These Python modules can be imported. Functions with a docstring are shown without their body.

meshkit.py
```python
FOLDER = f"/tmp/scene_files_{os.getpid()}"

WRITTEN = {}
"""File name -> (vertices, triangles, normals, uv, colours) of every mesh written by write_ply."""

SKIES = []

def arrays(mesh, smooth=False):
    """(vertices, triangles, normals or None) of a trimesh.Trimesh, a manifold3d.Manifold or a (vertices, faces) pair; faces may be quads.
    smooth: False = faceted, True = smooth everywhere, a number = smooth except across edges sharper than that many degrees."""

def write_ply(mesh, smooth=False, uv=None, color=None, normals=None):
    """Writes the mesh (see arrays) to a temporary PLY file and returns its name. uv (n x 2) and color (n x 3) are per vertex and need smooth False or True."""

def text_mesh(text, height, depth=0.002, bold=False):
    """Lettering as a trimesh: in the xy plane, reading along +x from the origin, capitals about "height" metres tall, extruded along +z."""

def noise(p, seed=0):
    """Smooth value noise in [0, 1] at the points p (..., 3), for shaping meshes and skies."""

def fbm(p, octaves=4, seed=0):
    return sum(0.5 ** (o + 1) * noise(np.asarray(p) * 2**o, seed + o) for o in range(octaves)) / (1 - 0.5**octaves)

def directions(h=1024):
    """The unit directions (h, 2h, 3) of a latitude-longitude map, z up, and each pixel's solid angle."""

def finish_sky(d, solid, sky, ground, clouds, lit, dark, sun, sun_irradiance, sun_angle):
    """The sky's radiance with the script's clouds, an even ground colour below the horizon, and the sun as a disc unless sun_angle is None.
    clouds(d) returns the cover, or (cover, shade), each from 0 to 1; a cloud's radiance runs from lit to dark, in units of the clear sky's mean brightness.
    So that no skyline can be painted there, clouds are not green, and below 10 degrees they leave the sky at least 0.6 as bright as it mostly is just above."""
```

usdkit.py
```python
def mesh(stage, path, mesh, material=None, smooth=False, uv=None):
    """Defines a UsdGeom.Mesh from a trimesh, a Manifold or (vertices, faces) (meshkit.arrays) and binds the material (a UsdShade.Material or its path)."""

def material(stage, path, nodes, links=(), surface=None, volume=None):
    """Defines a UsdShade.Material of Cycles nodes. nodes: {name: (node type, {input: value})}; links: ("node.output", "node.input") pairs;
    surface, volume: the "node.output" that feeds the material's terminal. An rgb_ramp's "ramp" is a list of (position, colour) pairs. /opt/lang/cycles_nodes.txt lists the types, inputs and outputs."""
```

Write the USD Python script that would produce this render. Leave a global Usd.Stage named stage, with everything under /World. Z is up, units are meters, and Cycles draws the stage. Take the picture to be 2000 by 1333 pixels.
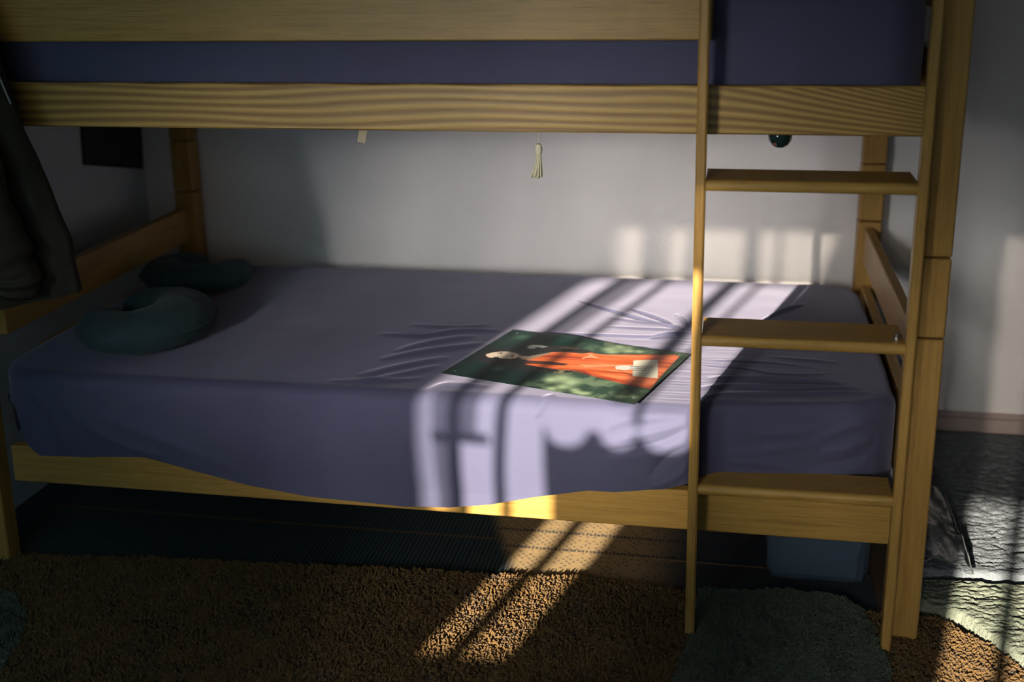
import math
import numpy as np, trimesh, shapely
from shapely.geometry import Polygon
import meshkit, usdkit
from pxr import Usd, UsdGeom, UsdLux, UsdShade, Gf, Sdf, Vt

stage = Usd.Stage.CreateInMemory()
UsdGeom.SetStageUpAxis(stage, 'Z')
UsdGeom.SetStageMetersPerUnit(stage, 1.0)
W = stage.DefinePrim('/World', 'Xform')
stage.SetDefaultPrim(W)
V = np.array

# ---------------------------------------------------------------- camera
EYE = V([1.6472, -2.3569, 1.3836])
YAW, PITCH, ROLL, FPX = 0.1981, 0.2799, -0.0157, 2354.18
cy, sy, cp, sp = math.cos(YAW), math.sin(YAW), math.cos(PITCH), math.sin(PITCH)
fw = V([-sy * cp, cy * cp, -sp])
r0 = V([cy, sy, 0.0]); u0 = np.cross(r0, fw)
rt = math.cos(ROLL) * r0 + math.sin(ROLL) * u0
up = -math.sin(ROLL) * r0 + math.cos(ROLL) * u0
cam = UsdGeom.Camera.Define(stage, '/World/camera')
M = Gf.Matrix4d(*rt, 0, *up, 0, *(-fw), 0, *EYE, 1)
cam.AddTransformOp().Set(M)
cam.CreateHorizontalApertureAttr(36.0)
cam.CreateVerticalApertureAttr(36.0 * 1333 / 2000)
cam.CreateFocalLengthAttr(36.0 * FPX / 2000)
cam.CreateHorizontalApertureOffsetAttr(34.02 / 2000 * 36)
cam.CreateVerticalApertureOffsetAttr(-69.54 / 2000 * 36)
cam.CreateFStopAttr(1.8)
cam.CreateFocusDistanceAttr(2.62)
cam.CreateClippingRangeAttr(Gf.Vec2f(0.02, 100))
cam.CreateExposureAttr(0.0)

# ---------------------------------------------------------------- sky and sun
KX, SZ = 0.25, 0.285                      # sun: metres to the right and down per metre into the room
dome = UsdLux.DomeLight.Define(stage, '/World/sky')
dome.CreateColorAttr(Gf.Vec3f(0.28, 0.70, 1.0))
dome.CreateIntensityAttr(1.15)
def aim(path, k, drop, angle, intensity, color):
    """a distant light that travels k to the right and drop down per metre into the room"""
    li = UsdLux.DistantLight.Define(stage, path)
    d = V([k, 1.0, -drop]); d /= np.linalg.norm(d)
    zx = np.cross([0, 0, 1.0], -d); zx /= np.linalg.norm(zx); zy = np.cross(-d, zx)
    li.AddTransformOp().Set(Gf.Matrix4d(*zx, 0, *zy, 0, *(-d), 0, 0, 0, 0, 1))
    li.CreateAngleAttr(angle); li.CreateIntensityAttr(intensity); li.CreateColorAttr(Gf.Vec3f(*color))
aim('/World/sun', KX, SZ, 0.6, 58000.0, (1.0, 0.90, 0.75))
aim('/World/sun_haze', 0.255, 0.215, 19.5, 25.0, (1.0, 0.97, 0.94))     # bright hazy sky around the low sun

# ---------------------------------------------------------------- helpers
used = {}
def path_of(name, parent=None):
    base = parent if parent else '/World'
    k = (base, name); used[k] = used.get(k, -1) + 1
    return f'{base}/{name}' if used[k] == 0 else f'{base}/{name}_{used[k]:03d}'
def meta(prim, label=None, cat=None, group=None, kind=None):
    for k, v in (('label', label), ('category', cat), ('group', group), ('kind', kind)):
        if v: prim.SetCustomDataByKey(k, v)
    return prim
def obj(name, mesh, mat, parent=None, smooth=30, label=None, cat=None, group=None, kind=None, attr=None, col=None):
    p = path_of(name, parent)
    m = usdkit.mesh(stage, p, mesh, mat, smooth=smooth)
    api = UsdGeom.PrimvarsAPI(m)
    if col is not None:
        api.CreatePrimvar('paint', Sdf.ValueTypeNames.Color3fArray, 'vertex').Set(Vt.Vec3fArray.FromNumpy(np.asarray(col, np.float32)))
    if attr is not None:
        api.CreatePrimvar('grain', Sdf.ValueTypeNames.Float3Array, 'vertex').Set(Vt.Vec3fArray.FromNumpy(np.asarray(attr, np.float32)))
    meta(m.GetPrim(), label, cat, group, kind)
    return p
def thing(name, label, cat, group=None, kind=None):
    p = path_of(name)
    x = UsdGeom.Xform.Define(stage, p)
    meta(x.GetPrim(), label, cat, group, kind)
    return p
def box(x0, x1, y0, y1, z0, z1, b=0.0):
    """box with bevelled edges"""
    c = V([(x0 + x1) / 2, (y0 + y1) / 2, (z0 + z1) / 2]); h = V([x1 - x0, y1 - y0, z1 - z0]) / 2
    if b <= 0:
        m = trimesh.creation.box(extents=2 * h)
    else:
        pts = []
        for s in np.ndindex(2, 2, 2):
            s = V(s) * 2 - 1
            for k in range(3):
                q = s * (h - b); q[k] = s[k] * h[k]; pts.append(q)
            pts.append(s * (h - b * 0.3 - b * 0.12))
        m = trimesh.convex.convex_hull(V(pts))
    m.apply_translation(c)
    return m
def join(*ms): return trimesh.util.concatenate([m for m in ms])
def tube(points, rad, sides=8):
    p = np.asarray(points, float); r = np.broadcast_to(rad, (len(p),))
    t = np.gradient(p, axis=0); t /= np.linalg.norm(t, axis=1, keepdims=True) + 1e-12
    ref = V([0.31, 0.2, 0.93]) if abs(t[:, 2]).mean() < .9 else V([1.0, .1, 0])
    a = np.cross(t, ref); a /= np.linalg.norm(a, axis=1, keepdims=True) + 1e-12
    b = np.cross(t, a); an = np.arange(sides) * 2 * np.pi / sides
    v = p[:, None] + r[:, None, None] * (np.cos(an)[None, :, None] * a[:, None] + np.sin(an)[None, :, None] * b[:, None])
    n = len(p); i, j = np.meshgrid(np.arange(n - 1), np.arange(sides), indexing='ij')
    q = np.stack([i * sides + j, i * sides + (j + 1) % sides, (i + 1) * sides + (j + 1) % sides, (i + 1) * sides + j], -1).reshape(-1, 4)
    f = np.vstack([q[:, [0, 2, 1]], q[:, [0, 3, 2]]])
    v = np.vstack([v.reshape(-1, 3), p[:1], p[-1:]])
    c0, c1 = n * sides, n * sides + 1
    f = np.vstack([f, [[c0, k, (k + 1) % sides] for k in range(sides)], [[c1, (n - 1) * sides + (k + 1) % sides, (n - 1) * sides + k] for k in range(sides)]])
    m = trimesh.Trimesh(v, f, process=False); m.fix_normals(); return m
def grid_mesh(P, closed_u=False):
    n, m = P.shape[:2]
    i, j = np.meshgrid(np.arange(n if closed_u else n - 1), np.arange(m - 1), indexing='ij')
    i2 = (i + 1) % n
    q = np.stack([i * m + j, i2 * m + j, i2 * m + j + 1, i * m + j + 1], -1).reshape(-1, 4)
    return trimesh.Trimesh(P.reshape(-1, 3), np.vstack([q[:, [0, 1, 2]], q[:, [0, 2, 3]]]), process=False)
def sstep(a, b, x):
    t = np.clip((x - a) / (b - a), 0, 1); return t * t * (3 - 2 * t)
def prism(poly, z0, z1):
    m = trimesh.creation.extrude_polygon(poly, z1 - z0, engine='earcut'); m.apply_translation([0, 0, z0]); return m

# ---------------------------------------------------------------- materials
L = '/World/Looks/'
UsdGeom.Scope.Define(stage, '/World/Looks')
def simple(name, color, rough=0.6, bump=None, spec=0.5, **kw):
    nodes = {'p': ('principled_bsdf', {'base_color': color, 'roughness': rough, 'specular_ior_level': spec, **kw})}
    links = []
    if bump:
        sc, st = bump
        nodes |= {'t': ('texture_coordinate', {}), 'n': ('noise_texture', {'scale': sc, 'detail': 4.0}), 'b': ('bump', {'strength': st, 'distance': 0.004})}
        links = [('t.object', 'n.vector'), ('n.fac', 'b.height'), ('b.normal', 'p.normal')]
    return usdkit.material(stage, L + name, nodes, links, surface='p.BSDF')
def mottled(name, c1, c2, scale, rough=0.7, bump=0.3, stretch=(1, 1, 1), bscale=None, dist=0.004, spec=0.4, **kw):
    nodes = {'t': ('texture_coordinate', {}), 'm': ('mapping', {'scale': stretch}), 'n': ('noise_texture', {'scale': scale, 'detail': 5.0, 'roughness': 0.6}),
             'r': ('rgb_ramp', {'ramp': [(0.3, c1), (0.7, c2)]}), 'n2': ('noise_texture', {'scale': bscale or scale * 3, 'detail': 4.0}),
             'b': ('bump', {'strength': bump, 'distance': dist}), 'p': ('principled_bsdf', {'roughness': rough, 'specular_ior_level': spec, **kw})}
    return usdkit.material(stage, L + name, nodes, [('t.object', 'm.vector'), ('m.vector', 'n.vector'), ('m.vector', 'n2.vector'), ('n.fac', 'r.fac'), ('r.color', 'p.base_color'), ('n2.fac', 'b.height'), ('b.normal', 'p.normal')], surface='p.BSDF')
def wood(name, c_light, c_dark, stretch, fleck=(300, 0.5), rough=0.42, rings=0.0, src='object'):
    """beech: long soft streaks and small dark flecks along the grain; rings > 0 adds broad growth rings"""
    nodes = {'t': ('texture_coordinate', {}), 'm': ('mapping', {'scale': stretch}), 'n': ('noise_texture', {'scale': 3.0, 'detail': 6.0, 'roughness': 0.62, 'distortion': 0.4}),
             'r': ('rgb_ramp', {'ramp': [(0.28, c_dark), (0.72, c_light)]}),
             'm2': ('mapping', {'scale': tuple(0.28 * s if s < 3 else s for s in stretch)}),
             'f': ('noise_texture', {'scale': 26.0, 'detail': 1.0}), 'fr': ('map_range', {'from_min': 0.30, 'from_max': 0.36, 'to_min': 0.55, 'to_max': 1.0, 'clamp': True}),
             'mx': ('mix', {'mix_type': 'multiply', 'fac': 1.0}), 'b': ('bump', {'strength': 0.12, 'distance': 0.002}),
             'p': ('principled_bsdf', {'roughness': rough, 'specular_ior_level': 0.28, 'coat_weight': 0.04, 'coat_roughness': 0.3})}
    links = [('t.object', 'm.vector'), ('t.object', 'm2.vector'), ('m.vector', 'n.vector'), ('m2.vector', 'f.vector'), ('n.fac', 'r.fac'), ('r.color', 'mx.color1'), ('f.fac', 'fr.value'), ('fr.result', 'mx.color2'), ('n.fac', 'b.height'), ('b.normal', 'p.normal')]
    links.append(('mx.color', 'p.base_color'))
    return usdkit.material(stage, L + name, nodes, links, surface='p.BSDF')
def ring_wood(name, c_light, c_dark):
    """wide pine-like growth bands that follow the mesh's own grain coordinate"""
    nodes = {'a': ('attribute', {'attribute': 'grain'}), 'w': ('wave_texture', {'wave_type': 'bands', 'bands_direction': 'z', 'scale': 1.0, 'distortion': 3.2, 'detail': 3.0, 'detail_scale': 0.8, 'detail_roughness': 0.55}),
             'm': ('mapping', {'scale': (1.0, 1.0, 14.0)}), 'n': ('noise_texture', {'scale': 5.0, 'detail': 6.0, 'roughness': 0.7}),
             'r': ('rgb_ramp', {'ramp': [(0.05, c_dark), (0.55, tuple(0.5 * (x + y) for x, y in zip(c_light, c_dark))), (0.95, c_light)]}),
             'r2': ('rgb_ramp', {'ramp': [(0.3, (0.72, 0.70, 0.66)), (0.7, (1.05, 1.05, 1.05))]}),
             'mx': ('mix', {'mix_type': 'multiply', 'fac': 1.0}), 'b': ('bump', {'strength': 0.1, 'distance': 0.002}),
             'p': ('principled_bsdf', {'roughness': 0.42, 'specular_ior_level': 0.28, 'coat_weight': 0.04, 'coat_roughness': 0.3})}
    return usdkit.material(stage, L + name, nodes, [('a.vector', 'w.vector'), ('a.vector', 'm.vector'), ('m.vector', 'n.vector'), ('w.fac', 'r.fac'), ('n.fac', 'r2.fac'), ('r.color', 'mx.color1'), ('r2.color', 'mx.color2'), ('mx.color', 'p.base_color'), ('w.fac', 'b.height'), ('b.normal', 'p.normal')], surface='p.BSDF')
def painted(name, rough=0.2, spec=0.5, coat=0.0, sheen=0.0, bump=None):
    nodes = {'a': ('attribute', {'attribute': 'paint'}), 'p': ('principled_bsdf', {'roughness': rough, 'specular_ior_level': spec, 'coat_weight': coat, 'coat_roughness': 0.06, 'sheen_weight': sheen})}
    links = [('a.color', 'p.base_color')]
    if bump:
        nodes |= {'t': ('texture_coordinate', {}), 'n': ('noise_texture', {'scale': bump[0], 'detail': 3.0}), 'b': ('bump', {'strength': bump[1], 'distance': 0.003})}
        links += [('t.object', 'n.vector'), ('n.fac', 'b.height'), ('b.normal', 'p.normal')]
    return usdkit.material(stage, L + name, nodes, links, surface='p.BSDF')
def fabric(name, c1, c2, rough=0.8, sheen=0.35, weave=900.0):
    nodes = {'t': ('texture_coordinate', {}), 'n': ('noise_texture', {'scale': 2.5, 'detail': 4.0}), 'r': ('rgb_ramp', {'ramp': [(0.3, c1), (0.7, c2)]}),
             'n2': ('noise_texture', {'scale': weave, 'detail': 1.0}), 'b': ('bump', {'strength': 0.25, 'distance': 0.0008}),
             'p': ('principled_bsdf', {'roughness': rough, 'specular_ior_level': 0.25, 'sheen_weight': sheen, 'sheen_roughness': 0.4, 'sheen_tint': (0.85, 0.8, 1.0)})}
    return usdkit.material(stage, L + name, nodes, [('t.object', 'n.vector'), ('t.object', 'n2.vector'), ('n.fac', 'r.fac'), ('r.color', 'p.base_color'), ('n2.fac', 'b.height'), ('b.normal', 'p.normal')], surface='p.BSDF')
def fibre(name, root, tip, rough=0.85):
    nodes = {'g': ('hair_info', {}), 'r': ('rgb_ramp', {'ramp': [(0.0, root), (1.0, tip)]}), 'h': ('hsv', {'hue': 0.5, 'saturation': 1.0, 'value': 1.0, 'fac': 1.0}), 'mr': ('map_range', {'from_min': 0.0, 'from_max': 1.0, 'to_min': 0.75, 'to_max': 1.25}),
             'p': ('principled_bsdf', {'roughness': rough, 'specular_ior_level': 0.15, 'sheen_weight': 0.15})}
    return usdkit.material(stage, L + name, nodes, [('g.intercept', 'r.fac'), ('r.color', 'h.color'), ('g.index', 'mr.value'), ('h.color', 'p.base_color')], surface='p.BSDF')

LILAC1, LILAC2 = (0.070, 0.069, 0.118), (0.080, 0.078, 0.134)
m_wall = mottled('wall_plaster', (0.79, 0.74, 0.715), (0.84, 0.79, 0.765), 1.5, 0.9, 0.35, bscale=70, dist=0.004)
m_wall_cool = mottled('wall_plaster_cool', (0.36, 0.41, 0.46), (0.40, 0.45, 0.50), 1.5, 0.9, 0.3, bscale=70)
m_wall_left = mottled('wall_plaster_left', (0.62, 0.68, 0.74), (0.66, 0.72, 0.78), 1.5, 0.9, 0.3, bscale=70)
m_white = simple('white_paint', (0.62, 0.60, 0.57), 0.5)
m_ceiling = simple('ceiling_paint', (0.40, 0.44, 0.48), 0.9)
m_floor = wood('floor_wood', (0.10, 0.06, 0.035), (0.06, 0.035, 0.02), (1.2, 14, 14))
m_base = simple('baseboard_varnish', (0.42, 0.33, 0.30), 0.22)
m_beech_x = wood('beech_along', (0.46, 0.270, 0.064), (0.33, 0.18, 0.042), (1.5, 30, 34))
m_beech_y = wood('beech_across', (0.46, 0.270, 0.070), (0.33, 0.18, 0.046), (30, 1.5, 34))
m_beech_z = wood('beech_upright', (0.47, 0.266, 0.068), (0.34, 0.185, 0.046), (30, 30, 1.5))
m_rings = ring_wood('ringed_pine', (0.54, 0.335, 0.086), (0.29, 0.155, 0.042))
m_sheet = fabric('lilac_sheet', LILAC1, LILAC2)
m_core = simple('mattress_ticking', (0.6, 0.6, 0.58), 0.9)
m_print = painted('glossy_print', rough=0.32, spec=0.16)
m_paperback = simple('print_back', (0.03, 0.05, 0.045), 0.5)
m_pillow = mottled('sage_plush', (0.020, 0.046, 0.052), (0.030, 0.060, 0.066), 30, 0.95, 0.4, bscale=260, dist=0.003, sheen_weight=0.08)
m_coat = mottled('dark_coat', (0.020, 0.018, 0.013), (0.036, 0.031, 0.020), 8, 0.8, 0.2, bscale=300, spec=0.15)
m_zip = simple('zip_metal', (0.75, 0.62, 0.35), 0.25, metallic=1.0)
m_strap = simple('strap_satin', (0.10, 0.14, 0.13), 0.3)
m_metal = simple('bolt_steel', (0.7, 0.68, 0.62), 0.25, metallic=1.0)
m_dark = simple('picture_black', (0.012, 0.014, 0.02), 0.6)
m_cream = simple('tassel_cotton', (0.68, 0.62, 0.42), 0.9)
m_tag = simple('tag_card', (0.50, 0.40, 0.26), 0.8)
m_ball = simple('green_glass_paint', (0.008, 0.03, 0.028), 0.08, coat_weight=0.6)
m_bag = mottled('blue_canvas', (0.035, 0.058, 0.085), (0.05, 0.078, 0.11), 9, 0.85, 0.3, bscale=300)
m_plastic = usdkit.material(stage, L + 'clear_plastic', {'t': ('transparent_bsdf', {'color': (0.86, 0.89, 0.9)}), 'g': ('glossy_bsdf', {'color': (0.9, 0.9, 0.9), 'roughness': 0.12}), 'f': ('fresnel', {'IOR': 1.45}), 'm': ('mix_closure', {})}, [('f.fac', 'm.fac'), ('t.BSDF', 'm.closure1'), ('g.BSDF', 'm.closure2')], surface='m.closure')
m_seal = simple('plastic_edge', (0.10, 0.11, 0.11), 0.10, spec=1.0)
m_weave = painted('flat_weave', rough=0.9, spec=0.15, bump=(900, 0.5))
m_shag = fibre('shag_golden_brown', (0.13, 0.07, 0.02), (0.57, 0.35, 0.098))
m_shag_base = simple('shag_backing', (0.06, 0.035, 0.015), 1.0)
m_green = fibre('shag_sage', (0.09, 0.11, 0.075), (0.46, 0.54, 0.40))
m_green_base = simple('sage_backing', (0.035, 0.04, 0.03), 1.0)
m_creamrug = mottled('cream_fleece', (0.15, 0.165, 0.12), (0.20, 0.22, 0.165), 40, 1.0, 0.7, bscale=160, dist=0.008)
m_greyrug = mottled('grey_fleece', (0.12, 0.135, 0.145), (0.18, 0.195, 0.21), 40, 1.0, 0.7, bscale=200, dist=0.008)
m_concrete = simple('sun_fin_render', (0.45, 0.43, 0.40), 0.9)
def cloth(name, fac, col):
    """thin cloth: 1 - fac of the light goes straight through, the rest is scattered to the far side"""
    return usdkit.material(stage, L + name, {'t': ('transparent_bsdf', {'color': (1, 1, 1)}), 'd': ('translucent_bsdf', {'color': col}), 'm': ('mix_closure', {'fac': fac})}, [('t.BSDF', 'm.closure1'), ('d.BSDF', 'm.closure2')], surface='m.closure')
m_net = cloth('added_net', 0.5, (0.7, 0.68, 0.64))
m_net2 = cloth('added_voile', 0.80, (0.45, 0.45, 0.43))
m_screen = cloth('scallop_screen_cloth', 0.80, (0.5, 0.48, 0.45))
m_net3 = cloth('added_gauze', 0.72, (0.7, 0.68, 0.64))
m_cloth = cloth('side_screen_cloth', 0.95, (0.34, 0.33, 0.31))
m_strip = simple('sun_strip_linen', (0.55, 0.52, 0.47), 0.9)

# ---------------------------------------------------------------- room
YW, XL, XR, YF, ZC = 1.19, -0.20, 3.6, -2.75, 2.5
def struct(name, mesh, m, parent=None, **k): return obj(name, mesh, m, parent, kind=None if parent else 'structure', **k)
FL = -0.018
struct('floor', box(XL - .1, XR + .1, YF - .1, YW + .1, -0.1, FL), m_floor)
struct('ceiling', box(XL - .1, XR + .1, YF - .1, YW + .1, ZC, ZC + .1), m_ceiling)
struct('wall_back', box(XL - .1, XR + .1, YW, YW + .12, FL, ZC), m_wall)
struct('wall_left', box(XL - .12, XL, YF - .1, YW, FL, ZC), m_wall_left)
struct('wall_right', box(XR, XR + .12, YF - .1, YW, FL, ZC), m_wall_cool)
struct('baseboard_back', join(box(2.07, XR, YW - .014, YW, FL, 0.058, .002), box(2.07, XR, YW - .010, YW, 0.058, 0.075, .003)), m_base)
# front wall (behind the camera) with the window opening; UX/UZ turn a sun ray's place on the bed front into its place in the window
UX, UZ = KX * YF, -SZ * YF
WX0, WX1, WZ0, WZ1 = -0.19, UX + 2.33, UZ - 0.09, UZ + 0.955
T = 0.05
wf = join(box(XL - .1, WX0, YF - T, YF, FL, ZC), box(WX1, XR + .1, YF - T, YF, FL, ZC), box(WX0, WX1, YF - T, YF, FL, WZ0), box(WX0, WX1, YF - T, YF, WZ1, ZC))
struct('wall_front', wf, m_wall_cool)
win = thing('window_1', None, None, kind='structure')
def wbar(u0, u1, v0, v1, m=m_white, name='frame_bar'):
    obj(name, box(UX + u0, UX + u1, YF - .02, YF + .0, UZ + v0, UZ + v1), m, win)
obj('sill', box(WX0 - .05, WX1 + .05, YF, YF + .12, WZ0 - .03, WZ0), m_white, win)
def sun_screen(name, pts, m=m_strip, t=0.006, y=-.012):
    """an unseen light screen, added as a polygon in the window plane (sun-projected coordinates) and given thickness"""
    mm = trimesh.creation.extrude_polygon(Polygon(pts).buffer(.002), t, engine='earcut')
    v = mm.vertices.copy(); mm.vertices = np.c_[v[:, 0] + UX, YF + y + v[:, 2], v[:, 1] + UZ]; mm.fix_normals()
    obj(name, mm, m, win, smooth=False)
def ribbon(pts, width, m=m_strip, **k):
    p = V(pts); sun_screen('added_sun_strip', np.vstack([np.c_[p[:, 0] - width / 2, p[:, 1]], np.c_[p[:, 0] + width / 2, p[:, 1]][::-1]]), m, **k)  # unseen strip, added only to cast a dark stripe
sun_screen('added_side_screen', [(1.66, .96), (1.612, .8), (1.592, .65), (1.583, -.10), (2.115, -.10), (2.115, .96)], m_cloth, t=.001)  # unseen cloth added to hold back the sun at the right and glow softly
ribbon([(1.118, .96), (1.105, .7), (1.091, .5), (1.089, .2), (1.090, -.10)], .026)
ribbon([(1.242, .96), (1.225, .7), (1.196, .48), (1.187, .3), (1.180, -.10)], .020)
ribbon([(1.182, .16), (1.178, -.10)], .032)
ribbon([(1.415, .96), (1.41, .70), (1.44, .5)], .040)
ribbon([(1.495, .96), (1.485, .7), (1.48, .45)], .012)
ribbon([(2.232, .96), (2.232, -.10)], .024)
# added unseen net strips let about half of the sun through
sun_screen('added_net_strip', [(1.085, .96), (1.168, .96), (1.165, .75), (1.135, .5), (1.132, .40), (1.080, .40), (1.080, .75)], m_net, y=-.03, t=.001)
sun_screen('added_net_strip', [(1.036, .52), (1.080, .52), (1.080, .12), (1.046, .12)], m_net, y=-.03, t=.001)
sun_screen('added_net_strip', [(.55, .96), (1.66, .96), (1.66, .785), (.55, .785)], m_net3, y=-.034, t=.001)
sun_screen('added_net_strip', [(2.11, .96), (2.34, .96), (2.34, .22), (2.11, .22)], m_net2, y=-.03, t=.001)
# added unseen screen, lower right: its scallops cut the U-shaped sun patches
sc = [(1.284, -.10), (1.284, .435)]
for a, b_ in ((1.288, 1.375), (1.400, 1.476), (1.486, 1.590)):
    c_, w_ = (a + b_) / 2, (b_ - a) / 2
    for th in np.linspace(np.pi, 2 * np.pi, 13): sc.append((c_ + w_ * math.cos(th), .430 + .036 * math.sin(th)))
sc += [(1.65, .43), (1.65, -.10)]
sun_screen('scalloped_screen', sc, m_screen, t=.001, y=-.016)
obj('sun_block_box', box(UX + .3, UX + 1.075, YF - .05, YF - .02, UZ - .10, UZ + .225, .01), m_white, win)  # unseen blocker added to keep sun off the floor at the left
obj('sun_block_box', box(UX + 1.284, UX + 2.115, YF - .05, YF - .02, UZ - .10, UZ + .20, .01), m_white, win)  # second added blocker, darkens the floor below the scalloped screen
obj('sun_block_bar', box(UX + 1.04, UX + 1.165, YF - .02, YF - .01, UZ + .390, UZ + .410), m_white, win)  # unseen bar added to cast the dark band on the sheet side
# unseen fin added outside keeps the sun off the left part of the window
struct('wall_sun_fin', box(WX0 - .35, WX0 - .10, YF - 2.45 - T, YF - T, FL, ZC), m_concrete)

# ---------------------------------------------------------------- bunk bed
Lx = 2.065
bed = thing('bunk_bed', 'beech and pine bunk bed with lilac mattresses, against the back wall', 'bunk bed')
PW = .063
def post(x0, y0, d, seams, zt, flip=False):
    zs = [FL, *seams, zt]
    for k in range(len(zs) - 1):
        obj('post', box(x0, x0 + PW, y0, y0 + d, zs[k] + (.0018 if k else 0), zs[k + 1] - (.0018 if k < len(zs) - 2 else 0), .003), m_beech_z, bed)
    for s in seams:
        obj('joint_dowel', trimesh.creation.cylinder(.016, .02, 16, transform=trimesh.transformations.translation_matrix([x0 + PW / 2, y0 + d / 2, s])), m_beech_z, bed)
post(Lx - PW, 0, .09, (.6597, .8216), 1.72)
post(-PW - .034, 0, .05, (.6597, .8216), 1.72)
post(Lx - PW, 1.097, .07, (.6597, .8216), 1.72)
post(-PW, 1.097, .07, (.7, .86), 1.72)
def grain_rail(name, z0, z1, x0, x1, y0, y1, mat, freq, bend):
    m = box(x0, x1, y0, y1, z0, z1, .003)
    nx, nz = 160, 10
    gx, gz = np.meshgrid(np.linspace(x0 + .003, x1 - .003, nx), np.linspace(z0 + .003, z1 - .003, nz), indexing='ij')
    front = grid_mesh(np.stack([gx, np.full_like(gx, y0 - .0004), gz], -1))
    if front.face_normals[:, 1].mean() > 0: front.invert()
    m = trimesh.util.concatenate([m, front])
    v = m.vertices
    zz = (v[:, 2] - z0)
    w = bend(v[:, 0], zz)
    return obj(name, m, mat, bed, smooth=False, attr=np.c_[v[:, 0] * 1.5, v[:, 1] * 8, w * freq])
def bend_up(x, z):
    t = np.clip((x - 1.42) / .55, 0, 1.2)
    return z + .006 * np.sin(x * 3.1) + .004 * np.sin(x * 9 + z * 30) + (.10 * t ** 2.2) * (0.35 + z / .09)
XA, XB = 0.0, Lx - PW
obj('side_rail', box(XA, XB, .012, .040, .2068, .298, .003), m_beech_x, bed, label='plain speckled beech rail under the lower mattress')
grain_rail('side_rail', 1.0512, 1.1445, XA, XB, .012, .040, m_rings, 17.0, bend_up)
grain_rail('guard_rail', 1.2298, 1.335, XA, 1.60, .010, .036, m_beech_x, 26.0, bend_up)
obj('side_rail', box(XA, XB, 1.11, 1.138, .2068, .298, .003), m_beech_x, bed)
obj('side_rail', box(XA, XB, 1.11, 1.138, 1.0512, 1.1445, .003), m_beech_x, bed)
obj('end_rail', box(2.018, 2.043, .09, 1.097, .545, .643, .003), m_beech_y, bed)
obj('end_rail', box(-.046, -.021, .09, 1.097, .545, .65, .003), m_beech_y, bed)
obj('end_rail', box(2.018, 2.043, .09, 1.097, .29, .475, .003), m_beech_y, bed)
obj('end_rail', box(-.046, -.021, .25, 1.097, .29, .475, .003), m_beech_y, bed)
for xx in (2.018, -.046):
    obj('end_rail', box(xx, xx + .025, .09, 1.097, 1.0512, 1.20, .003), m_beech_y, bed)
    obj('end_rail', box(xx, xx + .025, .09, 1.097, 1.28, 1.38, .003), m_beech_y, bed)
for z in (.262, 1.098):
    for k in range(10):
        x = .08 + k * .2
        obj('slat', box(x, x + .075, .040, 1.11, z, z + .016, .002), m_beech_y, bed)

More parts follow.
